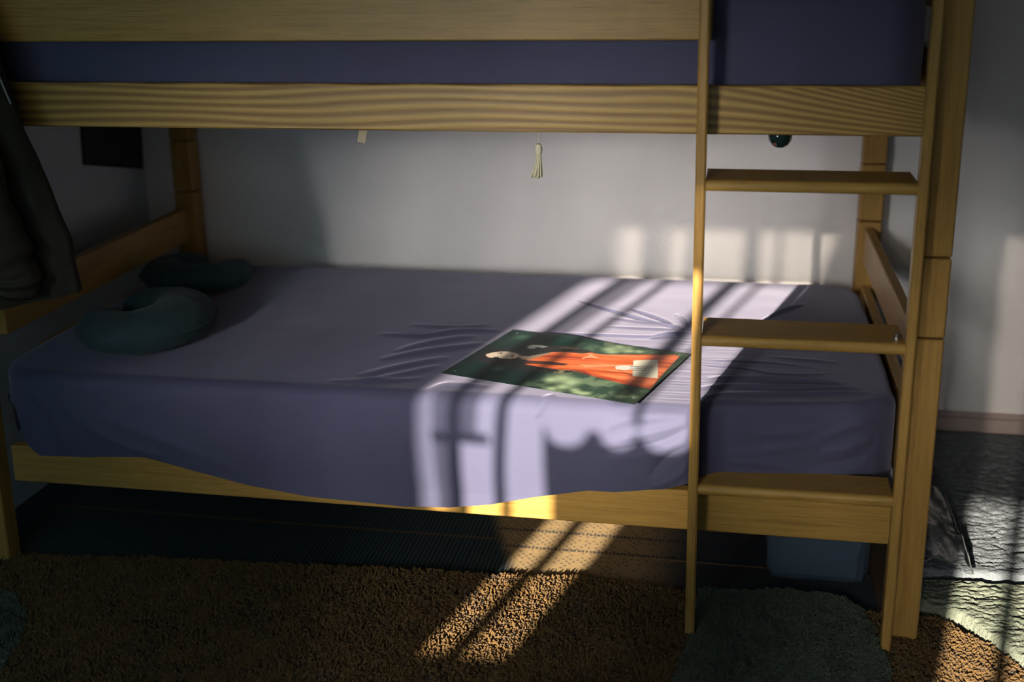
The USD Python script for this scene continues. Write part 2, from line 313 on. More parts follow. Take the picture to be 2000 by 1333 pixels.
# ---------------------------------------------------------------- ladder
lad = thing('ladder', 'narrow beech ladder with three flat steps, hooked on the right end of the bunk bed', 'ladder')
def lad_rail(xb, xt, w=.020):
    m = box(0, w, -.060, -.034, FL, 1.45, .004); v = m.vertices.copy()
    v[:, 0] += xb + (xt - xb) * v[:, 2] / 1.30; m.vertices = v; return m
obj('ladder_rail', lad_rail(1.5865, 1.576), m_beech_z, lad)
obj('ladder_rail', lad_rail(1.986, 1.985, .0195), m_beech_z, lad)
def rung(z, yb, t=.024):
    prof = [(-.034, 0), (-.050, .002)] + [(-.050 - .006 * math.sin(a), t / 2 - (t / 2 - .002) * math.cos(a)) for a in np.linspace(.3, 2.84, 7)] + [(-.050, t - .001), (-.044, t), (yb, t), (yb, 0)]
    m = trimesh.creation.extrude_polygon(Polygon(prof), 1.0, engine='earcut'); v = m.vertices.copy()
    xl = 1.5865 - .0105 * z / 1.3 + .02; xr = 1.986
    m.vertices = np.c_[xl + v[:, 2] * (xr - xl), v[:, 0], z - t + v[:, 1]]; m.fix_normals(); return m
for z, yb in ((.974, .075), (.663, .075), (.343, .045)):
    obj('step', rung(z, yb), m_beech_x, lad)
bm = join(trimesh.creation.cylinder(.0055, .012, 16), trimesh.creation.cylinder(.009, .003, 20, transform=trimesh.transformations.translation_matrix([0, 0, -.004])))
bm.apply_translation([1.972, -.024, .669]); obj('bolt', bm, m_metal, lad, label='small shiny metal bolt on the middle step')

# ---------------------------------------------------------------- mattresses
def dist_poly(X, Y, pts):
    """distance to the polyline and place along it (0 to 1)"""
    p = V(pts, ); best = np.full(X.shape, 9.0); at = np.zeros(X.shape); sgn = np.zeros(X.shape)
    seg = np.linalg.norm(np.diff(p, axis=0), axis=1); cum = np.r_[0, np.cumsum(seg)]
    for k in range(len(p) - 1):
        a, b = p[k], p[k + 1]; ab = b - a
        t = np.clip(((X - a[0]) * ab[0] + (Y - a[1]) * ab[1]) / (ab @ ab), 0, 1)
        dx, dy = X - a[0] - t * ab[0], Y - a[1] - t * ab[1]
        dd = np.hypot(dx, dy); m = dd < best
        best = np.where(m, dd, best); at = np.where(m, (cum[k] + t * seg[k]) / cum[-1], at); sgn = np.where(m, np.sign(ab[0] * dy - ab[1] * dx), sgn)
    return best, at, sgn
def smooth_line(pts, n=14):
    p = V(pts, ); t = np.linspace(0, 1, len(p)); q = np.linspace(0, 1, n)
    if len(p) < 3: return np.c_[np.interp(q, t, p[:, 0]), np.interp(q, t, p[:, 1])]
    from scipy.interpolate import PchipInterpolator
    return np.c_[PchipInterpolator(t, p[:, 0])(q), PchipInterpolator(t, p[:, 1])(q)]
def folds(X, Y, items):
    h = np.zeros(X.shape)
    for pts, amp, w, kind in items:
        line = smooth_line(pts)
        dd, s, sg = dist_poly(X, Y, line)
        taper = np.sin(np.pi * np.clip(s, 0, 1)) ** .6 if kind != 'end' else sstep(0, .45, s)
        ww = w * (.55 + .45 * taper)
        if kind == 'crease':
            h += -amp * taper * np.exp(-(dd / ww) ** 2) + .45 * amp * taper * np.exp(-((dd - 1.6 * w) / (1.5 * ww)) ** 2) * (sg > 0)
        else:
            h += amp * taper * np.exp(-(dd / ww) ** 2)
    return h
def drape_box(x0, x1, y0, y1, zt, R, rc, hem, qback, nx, ny, shape, relief, seed=0):
    """a sheet laid over a box: unfolded coordinates (X, Y) with the top edge rounded to R and the corners in plan to rc"""
    ix0, ix1, iy0, iy1 = x0 + R, x1 - R, y0 + R, y1 - R; r = max(rc - R, .002)
    qe = qback
    X = np.r_[np.linspace(ix0 - qe, ix0 + .05, 40, endpoint=False), np.linspace(ix0 + .05, ix1 - .05, nx, endpoint=False), np.linspace(ix1 - .05, ix1 + qe, 40)]
    Yi = np.r_[np.linspace(iy0, iy1, ny, endpoint=False), np.linspace(iy1, iy1 + qback, 36)]
    qf = hem(X)
    t = np.linspace(1, 0, 110, endpoint=False)
    XX = np.repeat(X[:, None], len(t) + len(Yi), 1)
    YY = np.concatenate([iy0 - t[None] * qf[:, None], np.repeat(Yi[None], len(X), 0)], 1)
    qx, qy = np.abs(XX - (ix0 + ix1) / 2) - ((ix1 - ix0) / 2 - r), np.abs(YY - (iy0 + iy1) / 2) - ((iy1 - iy0) / 2 - r)
    sx, syy = np.sign(XX - (ix0 + ix1) / 2), np.sign(YY - (iy0 + iy1) / 2)
    ox, oy = np.maximum(qx, 0), np.maximum(qy, 0); ln = np.hypot(ox, oy)
    q = ln + np.minimum(np.maximum(qx, qy), 0) - r
    safe = np.maximum(ln, 1e-9)
    nxx, nyy = sx * ox / safe, syy * oy / safe
    out = q > 0
    cx, cyy = np.where(out, XX - nxx * q, XX), np.where(out, YY - nyy * q, YY)
    lim = np.where(YY < iy0, np.maximum(qf[:, None], .05), qback)
    q = np.where(out, np.minimum(q, lim), 0)
    arc = np.minimum(q, R * np.pi / 2) / R; drop = np.maximum(q - R * np.pi / 2, 0)
    P = np.stack([cx + nxx * R * np.sin(arc), cyy + nyy * R * np.sin(arc), zt - R * (1 - np.cos(arc)) - drop], -1)
    P = shape(P, XX, YY, q)
    du, dv = np.gradient(P, axis=0), np.gradient(P, axis=1)
    N = np.cross(du, dv); N /= np.linalg.norm(N, axis=2, keepdims=True) + 1e-9
    P = P + N * relief(XX, YY)[..., None]
    return grid_mesh(P)

HEM = V([(-.2, -.08), (.0, -.09), (.011, -.102), (.013, -.165), (.031, -.187), (.094, -.209), (.2, -.204), (.289, -.198), (.359, -.194), (.476, -.221), (.597, -.246), (.742, -.264), (.967, -.272), (1.071, -.266), (1.163, -.251), (1.264, -.225), (1.374, -.201), (1.429, -.201), (1.504, -.189), (1.536, -.184), (1.583, -.169), (1.62, -.19), (2.3, -.19)])
RT = .03
def hem_q(X): return (-.018 + RT) - np.interp(X, HEM[:, 0], HEM[:, 1])
def low_shape(P, X, Y, q):
    front = sstep(.30, -.01, Y)
    tuck = sstep(1.57, 1.66, X)
    P = P.copy()
    P[..., 1] += front * tuck * (.040 + .034 * sstep(1.66, 1.98, X))
    side = sstep(.03, .16, -(Y - .012))
    # belly of the overhanging sheet, tucked in again at the left end
    P[..., 1] += -.010 * np.sin(np.pi * np.clip((.012 - Y) / .24, 0, 1)) * (1 - tuck) * (Y < .012)
    P[..., 2] += .006 * np.sin(X * 2.3 + .6) * (Y > 0) * 0 + .004 * np.sin(np.pi * np.clip(Y / 1.05, 0, 1))
    P[..., 2] += -.010 * sstep(1.15, 1.30, X) * (1 - sstep(1.30, 1.62, X)) * 0
    return P
TOPF = [([(.807, .373), (.912, .367), (1.003, .423), (1.109, .438)], .0045, .016, 'r'), ([(.883, .242), (.961, .325), (1.049, .387)], .0045, .018, 'r'),
        ([(.863, .182), (.954, .253), (1.052, .314), (1.084, .343)], .0045, .018, 'r'), ([(.848, .072), (.943, .157), (1.023, .225)], .004, .018, 'r'),
        ([(.852, .021), (.956, .106), (1.012, .167)], .0035, .016, 'r'), ([(.861, .463), (.957, .451), (1.068, .485)], .003, .014, 'r'), ([(.791, .029), (.925, .049), (.997, .084)], .003, .014, 'r'),
        ([(1.249, .738), (1.361, .646), (1.473, .557), (1.557, .513)], .0042, .0048, 'crease'), ([(1.395, .68), (1.455, .622), (1.513, .558)], .0036, .0046, 'crease'),
        ([(1.205, .444), (1.32, .435), (1.48, .442), (1.558, .483)], .0026, .0045, 'crease'), ([(1.348, .517), (1.451, .51), (1.557, .513)], .002, .008, 'r'),
        ([(1.469, .428), (1.516, .464), (1.564, .496)], .005, .014, 'r'), ([(1.519, .655), (1.541, .589), (1.56, .526)], .003, .006, 'r'),
        ([(1.59, .248), (1.686, .234), (1.763, .204), (1.873, .217)], .0022, .0042, 'crease'), ([(1.61, .154), (1.741, .164), (1.9, .144)], .0045, .016, 'r'), ([(1.59, .098), (1.739, .099), (1.93, .109)], .0045, .016, 'r'),
        ([(1.59, .041), (1.738, .046), (1.96, .066)], .004, .014, 'r'), ([(1.737, .618), (1.791, .708), (1.845, .783)], .006, .007, 'r'), ([(1.744, .333), (1.812, .324), (1.901, .312)], .002, .01, 'r'),
        ([(1.023, -.018), (1.064, .047), (1.155, .045)], .003, .014, 'r'), ([(1.259, -.043), (1.289, .008), (1.298, .025)], .003, .01, 'r'),
        ([(1.61, -.015), (1.75, -.01), (1.93, .0)], .004, .012, 'r'), ([(1.35, .60), (1.45, .56), (1.55, .545)], .002, .01, 'r'), ([(1.62, .29), (1.72, .29), (1.85, .27)], .002, .008, 'r')]
SIDEF = [([(1.58, -.046), (1.492, -.092), (1.396, -.109)], .005, .010, 'crease'), ([(1.579, -.021), (1.469, -.031), (1.406, -.063)], .004, .012, 'r'), ([(1.581, -.086), (1.535, -.117), (1.504, -.16)], .005, .010, 'crease'),
         ([(1.582, -.12), (1.551, -.157), (1.504, -.181)], .005, .012, 'r'), ([(1.579, -.032), (1.523, -.053), (1.428, -.082)], .004, .010, 'r'), ([(.091, -.064), (.134, -.13), (.152, -.192)], .005, .012, 'crease'),
         ([(.03, -.086), (.034, -.149), (.075, -.185)], .006, .012, 'r'), ([(.168, -.065), (.297, -.157), (.42, -.187)], .004, .014, 'r'), ([(.257, -.10), (.423, -.149), (.59, -.213)], .0035, .016, 'r'), ([(.061, -.097), (.059, -.16), (.074, -.191)], .005, .01, 'crease'),
         ([(1.619, -.123), (1.721, -.11), (1.842, -.091)], .003, .012, 'r'), ([(1.992, -.057), (1.929, -.09), (1.848, -.112)], .006, .012, 'r'), ([(1.846, -.078), (1.926, -.044), (1.99, -.029)], .005, .012, 'r'),
         ([(1.995, -.091), (1.941, -.123), (1.829, -.142)], .005, .012, 'crease'), ([(1.678, -.065), (1.762, -.069), (1.844, -.053)], .003, .012, 'r'), ([(1.638, -.132), (1.713, -.133), (1.808, -.149)], .004, .012, 'r')]
def low_relief(X, Y):
    h = 1.6 * folds(X, Y, TOPF) + 1.3 * folds(X, Y, SIDEF)
    h += .0035 * (meshkit.fbm(np.stack([X * 5, Y * 5, 0 * X], -1), 3, 3) - .5)
    fine = meshkit.noise(np.stack([X * 9, Y * 130, 0 * X + 3], -1), 5) - .5      # stretched jersey ripples by the ladder
    h += .0012 * fine * np.exp(-((X - 1.60) / .22) ** 2) * sstep(-.02, .05, Y) * sstep(.75, .45, Y)
    return h
mat_low = thing('mattress', 'lower bunk mattress under a rumpled lilac fitted sheet lit by window stripes', 'mattress')
obj('mattress_core', box(.03, 1.97, .095, .98, .285, .47, .02), m_core, mat_low)
obj('fitted_sheet', drape_box(-.012, 2.005, -.018, 1.03, .495, RT, .11, hem_q, .20, 520, 320, low_shape, low_relief), m_sheet, mat_low, smooth=True)
def up_relief(X, Y):
    h = .003 * (meshkit.fbm(np.stack([X * 5, Y * 5, 0 * X + 7], -1), 3, 8) - .5)
    return h + folds(X, Y, [([(.13, -.14), (.24, -.11), (.34, -.08)], .004, .012, 'crease'), ([(.26, -.145), (.36, -.125), (.50, -.115)], .004, .014, 'r'), ([(.05, -.12), (.1, -.10)], .004, .012, 'r'), ([(1.75, -.02), (1.9, -.10)], .003, .02, 'r')])
mat_up = thing('mattress', 'upper bunk mattress in a smooth lilac sheet behind the guard rail', 'mattress')
obj('mattress_core', box(.03, 1.97, .085, 1.05, 1.116, 1.29, .02), m_core, mat_up)
obj('fitted_sheet', drape_box(.012, 1.999, .050, 1.09, 1.318, .035, .08, lambda X: np.full(X.shape, .218), .218, 160, 60, lambda P, X, Y, q: P, up_relief), m_sheet, mat_up, smooth=True)

# ---------------------------------------------------------------- poster on the bed
PO, PS, PT = V([1.1305, .4430, .0]), V([.4395, -.1300, 0]), V([-.1, .3445, 0]) * -1
PT = V([-.1000, -.3455, 0])
PO[2] = .5012
ns_, nt_ = 620, 460
S_, T_ = np.meshgrid(np.linspace(0, 1, ns_), np.linspace(0, 1, nt_), indexing='ij')
def inside(poly):
    x, y = S_, T_ ; c = np.zeros(x.shape, bool); p = V(poly)
    for (x1, y1), (x2, y2) in zip(p, np.roll(p, -1, 0)):
        if y1 != y2: c ^= ((y1 > y) != (y2 > y)) & (x < (x2 - x1) * (y - y1) / (y2 - y1) + x1)
    return c
def cover(poly, soft=.006):
    p = V(poly); dd, _, _ = dist_poly(S_, T_, np.vstack([p, p[:1]]))
    return sstep(-soft, soft, np.where(inside(poly), dd, -dd))
def paint(img, mask, color): return img * (1 - mask[..., None]) + mask[..., None] * np.asarray(color)
nz = lambda sx, sy_, s: meshkit.fbm(np.stack([S_ * sx, T_ * sy_, 0 * S_ + s], -1), 4, s)
img = np.zeros((ns_, nt_, 3)); img[:] = (.004, .015, .013)
img = paint(img, sstep(.45, .75, nz(4, 4, 1)) * .7 * (.45 + .55 * sstep(.2, .5, S_)), (.014, .048, .036))
img = paint(img, sstep(.35, .9, S_) * .55, (.045, .085, .055))
bl = sstep(.48, .72, nz(16, 9, 2)) * sstep(.30, .75, S_) * (1 - .6 * np.exp(-((T_ - .45) / .22) ** 2))
img = paint(img, bl * .8, (.16, .22, .13))
for s, t, r in ((.684, .93, .022), (.705, .957, .02), (.728, .963, .02), (.75, .95, .02), (.526, .833, .03), (.566, .781, .05), (.629, .825, .04), (.632, .057, .03), (.604, .137, .035), (.70, .112, .03), (.632, .183, .03), (.753, .095, .025), (.966, .892, .018), (.913, .912, .02), (.616, .914, .03), (.577, .964, .025), (.221, .778, .03), (.11, .136, .04)):
    g = np.exp(-((S_ - s) ** 2 + ((T_ - t) * .8) ** 2) / r ** 2)
    img = paint(img, g * .75, (.34, .44, .25) if s > .3 else (.04, .11, .07))
img = paint(img, cover([(.94, 0), (1, 0), (1, 1), (.97, 1)], .02) * .6, (.05, .075, .045))
skin, hair_c, orange = (.50, .40, .31), (.012, .012, .013), (.62, .115, .028)
HAIR = [(.042, .636), (.023, .564), (.038, .459), (.095, .399), (.165, .374), (.236, .357), (.279, .347), (.313, .311), (.362, .275), (.429, .248), (.419, .311), (.36, .337), (.323, .384), (.303, .458), (.277, .495), (.246, .514), (.242, .541), (.279, .564), (.309, .562), (.408, .526), (.511, .523), (.502, .564), (.416, .592), (.349, .612), (.308, .646), (.363, .654), (.457, .649), (.554, .634), (.604, .612), (.567, .674), (.478, .711), (.374, .746), (.292, .726), (.234, .732), (.157, .708), (.099, .718)]
DRESS = [(.299, .555), (.325, .436), (.358, .354), (.405, .313), (.505, .297), (.535, .251), (.567, .259), (.623, .251), (.769, .154), (.941, .051), (.96, .085), (.973, .421), (.99, .717), (.949, .713), (.856, .712), (.766, .686), (.69, .663), (.625, .61), (.551, .627), (.487, .651), (.414, .652), (.368, .645), (.306, .638), (.309, .606)]
ARM = [(.256, .281), (.317, .232), (.385, .204), (.459, .199), (.524, .217), (.549, .249), (.509, .288), (.437, .294), (.377, .32), (.328, .334), (.294, .323)]
img = paint(img, cover(DRESS), orange)
ang = T_ - .45 + (S_ - .3) * .28
pl = meshkit.fbm(np.stack([S_ * 3, ang * 26, 0 * S_], -1), 3, 11)
img = paint(img, cover(DRESS) * sstep(.50, .72, pl) * .75, (.88, .25, .10))
img = paint(img, cover(DRESS) * sstep(.50, .28, pl) * .8, (.22, .025, .010))
img = paint(img, cover(DRESS) * sstep(.72, .95, S_) * .35, (.55, .16, .10))
img = paint(img, cover([(.55, .62), (.62, .60), (.95, .70), (.95, .72), (.70, .67)], .02) * .7, (.26, .022, .010))
img = paint(img, cover([(.53, .26), (.568, .299), (.607, .33), (.62, .34), (.57, .345), (.55, .371), (.543, .396), (.535, .38), (.545, .33), (.55, .31)], .006) * .8, (.85, .36, .20))
img = paint(img, cover([(.618 * .9, .5), (.70, .43), (.79, .36), (.79, .40), (.70, .47), (.60, .53)], .01) * .5, (.95, .42, .20))
img = paint(img, cover(ARM, .012) * .9, (.020, .016, .014))
img = paint(img, cover([(.37, .24), (.40, .215), (.46, .21), (.44, .235)], .012) * .5, (.30, .20, .13))
img = paint(img, cover(HAIR, .010) * .95, hair_c)
img = paint(img, cover(HAIR, .010) * sstep(.60, .78, nz(9, 60, 5)) * .35, (.06, .05, .05))
img = paint(img, cover([(.40, .68), (.55, .64), (.62, .64), (.60, .67), (.50, .72)], .02) * sstep(.45, .65, nz(40, 30, 6)) * .6, (.30, .25, .14))
img = paint(img, cover([(.216, .479), (.24, .499), (.276, .49), (.32, .42), (.357, .348), (.359, .378), (.328, .489), (.306, .554), (.273, .559), (.242, .535)]), (.24, .17, .12))
img = paint(img, cover([(.065, .56), (.082, .512), (.109, .478), (.14, .456), (.178, .455), (.212, .472), (.231, .511), (.231, .557), (.209, .582), (.176, .596), (.147, .601), (.126, .607), (.103, .609), (.081, .591)], .004), skin)
img = paint(img, cover([(.19, .46), (.225, .48), (.232, .55), (.21, .58), (.20, .55)], .012) * .5, (.25, .17, .12))
img = paint(img, cover([(.121, .614), (.126, .586), (.142, .577), (.161, .596), (.185, .60), (.179, .625), (.137, .635)], .004), hair_c)
img = paint(img, cover([(.118, .495), (.128, .480), (.137, .50), (.128, .522)], .004), (.03, .03, .035))
img = paint(img, cover([(.107, .492), (.111, .490), (.122, .527), (.117, .527)], .003) * .9, (.05, .04, .04))
img = paint(img, cover([(.171, .555), (.184, .533), (.187, .537), (.178, .56)], .003) * .7, (.16, .10, .08))
img = paint(img, cover([(.191, .503), (.203, .505), (.211, .53), (.207, .543), (.197, .535)], .003) * .95, (.12, .03, .03))
HAND = [(.208, .32), (.205, .289), (.218, .261), (.268, .248), (.306, .258), (.283, .291), (.259, .289), (.25, .297), (.25, .342), (.237, .331), (.233, .346), (.222, .34)]
img = paint(img, cover(HAND, .004) * .9, (.36, .36, .33))
for a in ((.228, .34, .235, .29), (.242, .335, .247, .29), (.215, .325, .222, .285)):
    img = paint(img, cover([(a[0] - .002, a[1]), (a[0] + .002, a[1]), (a[2] + .002, a[3]), (a[2] - .002, a[3])], .002) * .8, (.02, .03, .03))
img = paint(img, cover([(.778, .284), (.88, .196), (.974, .525), (.857, .561)], .004), (.66, .63, .50))
img = paint(img, cover([(.736, .465), (.736, .428), (.754, .402), (.816, .374), (.851, .375), (.845, .428), (.79, .481), (.755, .491)], .004), (.56, .55, .50))
for a in (((.80, .405), (.886, .325)), ((.832, .407), (.897, .353)), ((.81, .445), (.887, .382)), ((.83, .459), (.883, .419))):
    dd, s, _ = dist_poly(S_, T_, a); img = paint(img, sstep(.007, .003, dd) * .8, (.07, .065, .065))
img = paint(img, cover([(.765, .49), (.86, .55), (.855, .565), (.76, .50)], .006) * .6, (.10, .02, .01))
for s, t in ((.039, .927), (.043, .062), (.945, .055), (.957, .906)):
    dd = np.hypot((S_ - s) * .46, (T_ - t) * .36)
    img = paint(img, sstep(.0042, .0026, dd) * .9, (.02, .03, .03)); img = paint(img, sstep(.0022, .001, np.hypot((S_ - s - .007) * .46, (T_ - t) * .36)), (.6, .6, .55))
lift = .006 * np.exp(-((S_ - .34) / .16) ** 2) * sstep(.30, 0, T_) + .0022 * np.sin(np.pi * S_) * np.sin(np.pi * T_) + .0008 * (nz(2.2, 2.2, 9) - .5)
Pp = PO + S_[..., None] * PS + T_[..., None] * PT; Pp[..., 2] += lift + .0015
pm = grid_mesh(Pp)
poster = thing('poster', 'glossy poster of a woman in orange dress, lying on the lower mattress', 'poster')
if pm.face_normals[:, 2].mean() < 0: pm.invert()
obj('printed_face', pm, m_print, poster, smooth=True, col=img.reshape(-1, 3), label='portrait print, dark green background with orange dress')
Pb = Pp[::10, ::10].copy(); Pb[..., 2] -= .0012
bk = grid_mesh(Pb); bk.invert()
rim_pts = np.vstack([Pb[:, 0], Pb[-1, 1:], Pb[::-1, -1][1:], Pb[0, ::-1][1:]])
rim = grid_mesh(np.stack([rim_pts, rim_pts + [0, 0, .0012]], 1))
obj('backing_sheet', join(bk, rim), m_paperback, poster, smooth=False)

# ---------------------------------------------------------------- neck pillows
def neck_pillow(name, label, cx_, cy_, cz, ax, ay, rad, hgt, gap_dir, seed, gap=.42):
    th = np.linspace(gap, 2 * np.pi - gap, 90) + gap_dir; ph = np.linspace(0, 2 * np.pi, 40, endpoint=False)
    end = np.minimum(np.arange(90), 89 - np.arange(90)); prof = np.sqrt(np.clip(1 - (1 - np.clip(end / 9, 0, 1)) ** 2, 0, 1)) * (.88 + .12 * np.cos(th - gap_dir - np.pi))
    prof = np.maximum(prof, .02)
    c = np.stack([ax * np.cos(th), ay * np.sin(th), 0 * th], -1)
    rd = np.stack([np.cos(th), np.sin(th), 0 * th], -1)
    P = c[:, None] + prof[:, None, None] * (np.cos(ph)[None, :, None] * rd[:, None] * rad + np.sin(ph)[None, :, None] * V([0, 0, hgt]))
    P[..., 2] = np.where(P[..., 2] < -.72 * hgt, -.72 * hgt + (P[..., 2] + .72 * hgt) * .25, P[..., 2])
    P += V([cx_, cy_, cz + .75 * hgt])
    nzv = meshkit.fbm(P * 16, 3, seed)[..., None] - .5
    P = P + nzv * .010 * V([1, 1, .8])
    m = grid_mesh(P.transpose(1, 0, 2), closed_u=True); m.fix_normals()
    t = thing(name, label, 'neck pillow'); obj('cushion', m, m_pillow, t, smooth=True)
    sm = np.stack([c[4:-4, 0] * 1.0 + rd[4:-4, 0] * (rad + .0035) * prof[4:-4], c[4:-4, 1] + rd[4:-4, 1] * (rad + .0035) * prof[4:-4], 0 * th[4:-4]], -1) + V([cx_, cy_, cz + .75 * hgt])
    obj('seam_piping', tube(sm, .0025, 6), m_pillow, t, smooth=True)
neck_pillow('neck_pillow', 'larger sage green U-shaped neck pillow nearest the front on the lower bed', .243, .262, .503, .084, .118, .082, .056, math.radians(168), 3, .24)
neck_pillow('neck_pillow', 'sage green neck pillow behind the other one, in the back corner of the bed', .165, .75, .502, .100, .085, .066, .046, math.radians(70), 9)

# ---------------------------------------------------------------- coat at the left
coat = thing('coat', 'dark brown coat hanging from the left end of the bunk bed', 'coat')
RE = V([(1.62, .03), (1.40, .10), (1.257, .155), (1.13, .185), (1.06, .203), (.95, .245), (.86, .270), (.828, .284), (.79, .285), (.73, .292), (.66, .288)])
zz = np.linspace(1.62, .715, 90); ph = np.linspace(0, 2 * np.pi, 96, endpoint=False)
xr = np.interp(-zz, -RE[:, 0], RE[:, 1]); xl = -.17 - .03 * (1.62 - zz)
Pc = np.zeros((len(ph), len(zz), 3))
for k, z in enumerate(zz):
    c_, a_ = (xr[k] + xl[k]) / 2, (xr[k] - xl[k]) / 2
    sq = np.sign(np.cos(ph)) * np.abs(np.cos(ph)) ** .8
    wob = .014 * (1.62 - z) * (np.sin(ph * 9 + 1.2 * np.sin(z * 3)) + .6 * np.sin(ph * 5 + 2 * z)) 
    b_ = .045 + .02 * (1.62 - z)
    Pc[:, k] = np.stack([c_ + a_ * sq, -.095 + (b_ + wob) * np.sin(ph) * (1 + 0 * ph), np.full(len(ph), z)], -1)
hemdip = .055 * (.29 - Pc[..., 0]).clip(0, .5) / .3 * sstep(.85, .715, Pc[..., 2])
Pc[..., 2] -= hemdip
Pc += .006 * (meshkit.fbm(Pc * 14, 3, 4)[..., None] - .5) * V([.4, 1, 0])
cm = grid_mesh(Pc, closed_u=True)
capb = trimesh.Trimesh(np.vstack([Pc[:, -1], Pc[:, -1].mean(0)]), [[i, (i + 1) % len(ph), len(ph)] for i in range(len(ph))], process=False)
capt = trimesh.Trimesh(np.vstack([Pc[:, 0], Pc[:, 0].mean(0)]), [[i, len(ph), (i + 1) % len(ph)] for i in range(len(ph))], process=False)
cm = join(cm, capb, capt); cm.fix_normals()
obj('coat_body', cm, m_coat, coat, smooth=True)
sl = V([(.02, -.165, 1.35), (.10, -.185, 1.15), (.165, -.195, .95), (.200, -.195, .82), (.205, -.185, .77), (.20, -.18, .735)])
from scipy.interpolate import PchipInterpolator
ts = np.linspace(0, 5, 40); slc = np.stack([PchipInterpolator(np.arange(6), sl[:, k])(ts) for k in range(3)], -1)
sleeve = tube(slc, .046 + .004 * np.sin(ts * 5) + .003 * np.sin(ts * 11), 24); sv = sleeve.vertices.copy(); sleeve.vertices = sv + .010 * (meshkit.fbm(sv * 22, 3, 6)[:, None] - .5)
obj('sleeve', sleeve, m_coat, coat, smooth=True)
obj('zip', tube([(.222, -.192, .885), (.228, -.198, .87), (.236, -.2, .853), (.247, -.198, .838)], .0016, 6), m_zip, coat, label='thin brassy zip edge catching the light')
obj('strap', tube([(.150, -.125, 1.30), (.166, -.128, 1.235), (.186, -.128, 1.17), (.203, -.125, 1.115)], .0022, 8), m_strap, coat, label='satin edge strip on the coat front')

obj('hanging_loop', tube([(-.05, -.075, 1.58), (-.066, -.03, 1.70), (-.066, .025, 1.728), (-.066, .070, 1.69), (-.066, .060, 1.62)], .006, 8), m_coat, coat, smooth=True)

# ---------------------------------------------------------------- small hanging things
tas = thing('tassel', 'cream cotton tassel hanging behind the upper bunk rail', 'tassel')
tx, ty = 1.252, .10
obj('cord', tube([(tx, ty, 1.10), (tx, ty, 1.02)], .0015, 6), m_cream, tas)
obj('tassel_head', trimesh.creation.revolve(V([(0, 1.025), (.006, 1.022), (.0085, 1.012), (.0065, 1.002), (0, 1.0)]), 20, transform=trimesh.transformations.translation_matrix([tx, ty, -.008])), m_cream, tas, smooth=40)
rng = np.random.default_rng(4)
fr = []
for k in range(46):
    a, rr = rng.uniform(0, 2 * np.pi), math.sqrt(rng.uniform(0, 1))
    e = .0125 * rr
    fr.append(tube([(tx + .004 * rr * math.cos(a), ty + .004 * rr * math.sin(a), .998), (tx + .006 * rr * math.cos(a), ty + .006 * rr * math.sin(a), .975), (tx + e * math.cos(a) - .004, ty + e * math.sin(a), .943 + rng.uniform(0, .006))], .0013, 5))
obj('fringe', join(*fr), m_cream, tas, smooth=True)
tg = thing('paper_tag', 'tiny tan paper tag hanging under the upper bunk rail', 'tag')
tm = box(-.009, .009, -.0005, .0005, -.030, 0); tm.apply_transform(trimesh.transformations.rotation_matrix(.22, [0, 1, 0])); tm.apply_translation([.864, .14, 1.036]); obj('card', tm, m_tag, tg)
obj('string', tube([(.865, .14, 1.034), (.866, .14, 1.096)], .0008, 5), m_tag, tg)
orn = thing('glass_bauble', 'dark green glossy bauble hanging under the upper bunk near the ladder', 'bauble')
prof = V([(0, -.0235), (.008, -.0222), (.016, -.0175), (.0215, -.009), (.0232, 0), (.0215, .009), (.016, .0175), (.007, .0225), (0, .0235)])
bmesh = trimesh.creation.revolve(prof, 40); bv = bmesh.vertices.copy(); aa = np.arctan2(bv[:, 1], bv[:, 0]); bv[:, :2] *= (1 + .035 * np.cos(aa * 10))[:, None]; bmesh.vertices = bv; bmesh.apply_translation([1.738, .115, 1.035])
obj('ball', bmesh, m_ball, orn, smooth=60)
obj('cap', trimesh.creation.cylinder(.006, .010, 16, transform=trimesh.transformations.translation_matrix([1.738, .115, 1.062])), m_metal, orn)
obj('loop', tube([(1.738, .115, 1.066), (1.738, .115, 1.096)], .001, 5), m_metal, orn)
pic = thing('wall_picture', 'small dark picture on the left wall under the upper bunk', 'picture')
pq = V([[-.198, .824, .96], [-.198, 1.165, .93], [-.198, 1.150, .760], [-.198, .815, .828]])
pmesh = trimesh.convex.convex_hull(np.vstack([pq, pq + [.012, 0, 0], pq + [0, 0, 0]]))
obj('panel', pmesh, m_dark, pic, smooth=False)
cen = pq.mean(0); inn = cen + (pq - cen) * .86
obj('print', trimesh.convex.convex_hull(np.vstack([inn + [.012, 0, 0], inn + [.0135, 0, 0]])), simple('picture_print', (.02, .024, .034), .4), pic, smooth=False)

# ---------------------------------------------------------------- things on the floor
bag = thing('storage_bag', 'blue-grey fabric storage bag under the right end of the bed', 'bag')
bx = box(1.76, 1.985, .20, .68, FL + .012, .17, .03); bx = bx.subdivide().subdivide().subdivide(); bv = bx.vertices.copy(); bx.vertices = bv + .012 * (meshkit.fbm(bv * 9, 3, 12)[:, None] - .5)
obj('bag_body', bx, m_bag, bag, smooth=50)
fl = trimesh.creation.extrude_polygon(Polygon([(1.79, .172), (1.975, .172), (1.945, .03)]), .006, engine='earcut'); v = fl.vertices.copy(); fl.vertices = np.c_[v[:, 0], .192 + v[:, 2] - .012 * (v[:, 1] < .1), v[:, 1]]; fl.fix_normals(); obj('flap', fl, m_bag, bag)
gx, gy = np.meshgrid(np.linspace(0, 1, 60), np.linspace(0, 1, 60), indexing='ij')
px_, py_ = 2.10 + .11 * gx - .05 * gy * (1 - gx), .20 + .42 * gy + .02 * gx
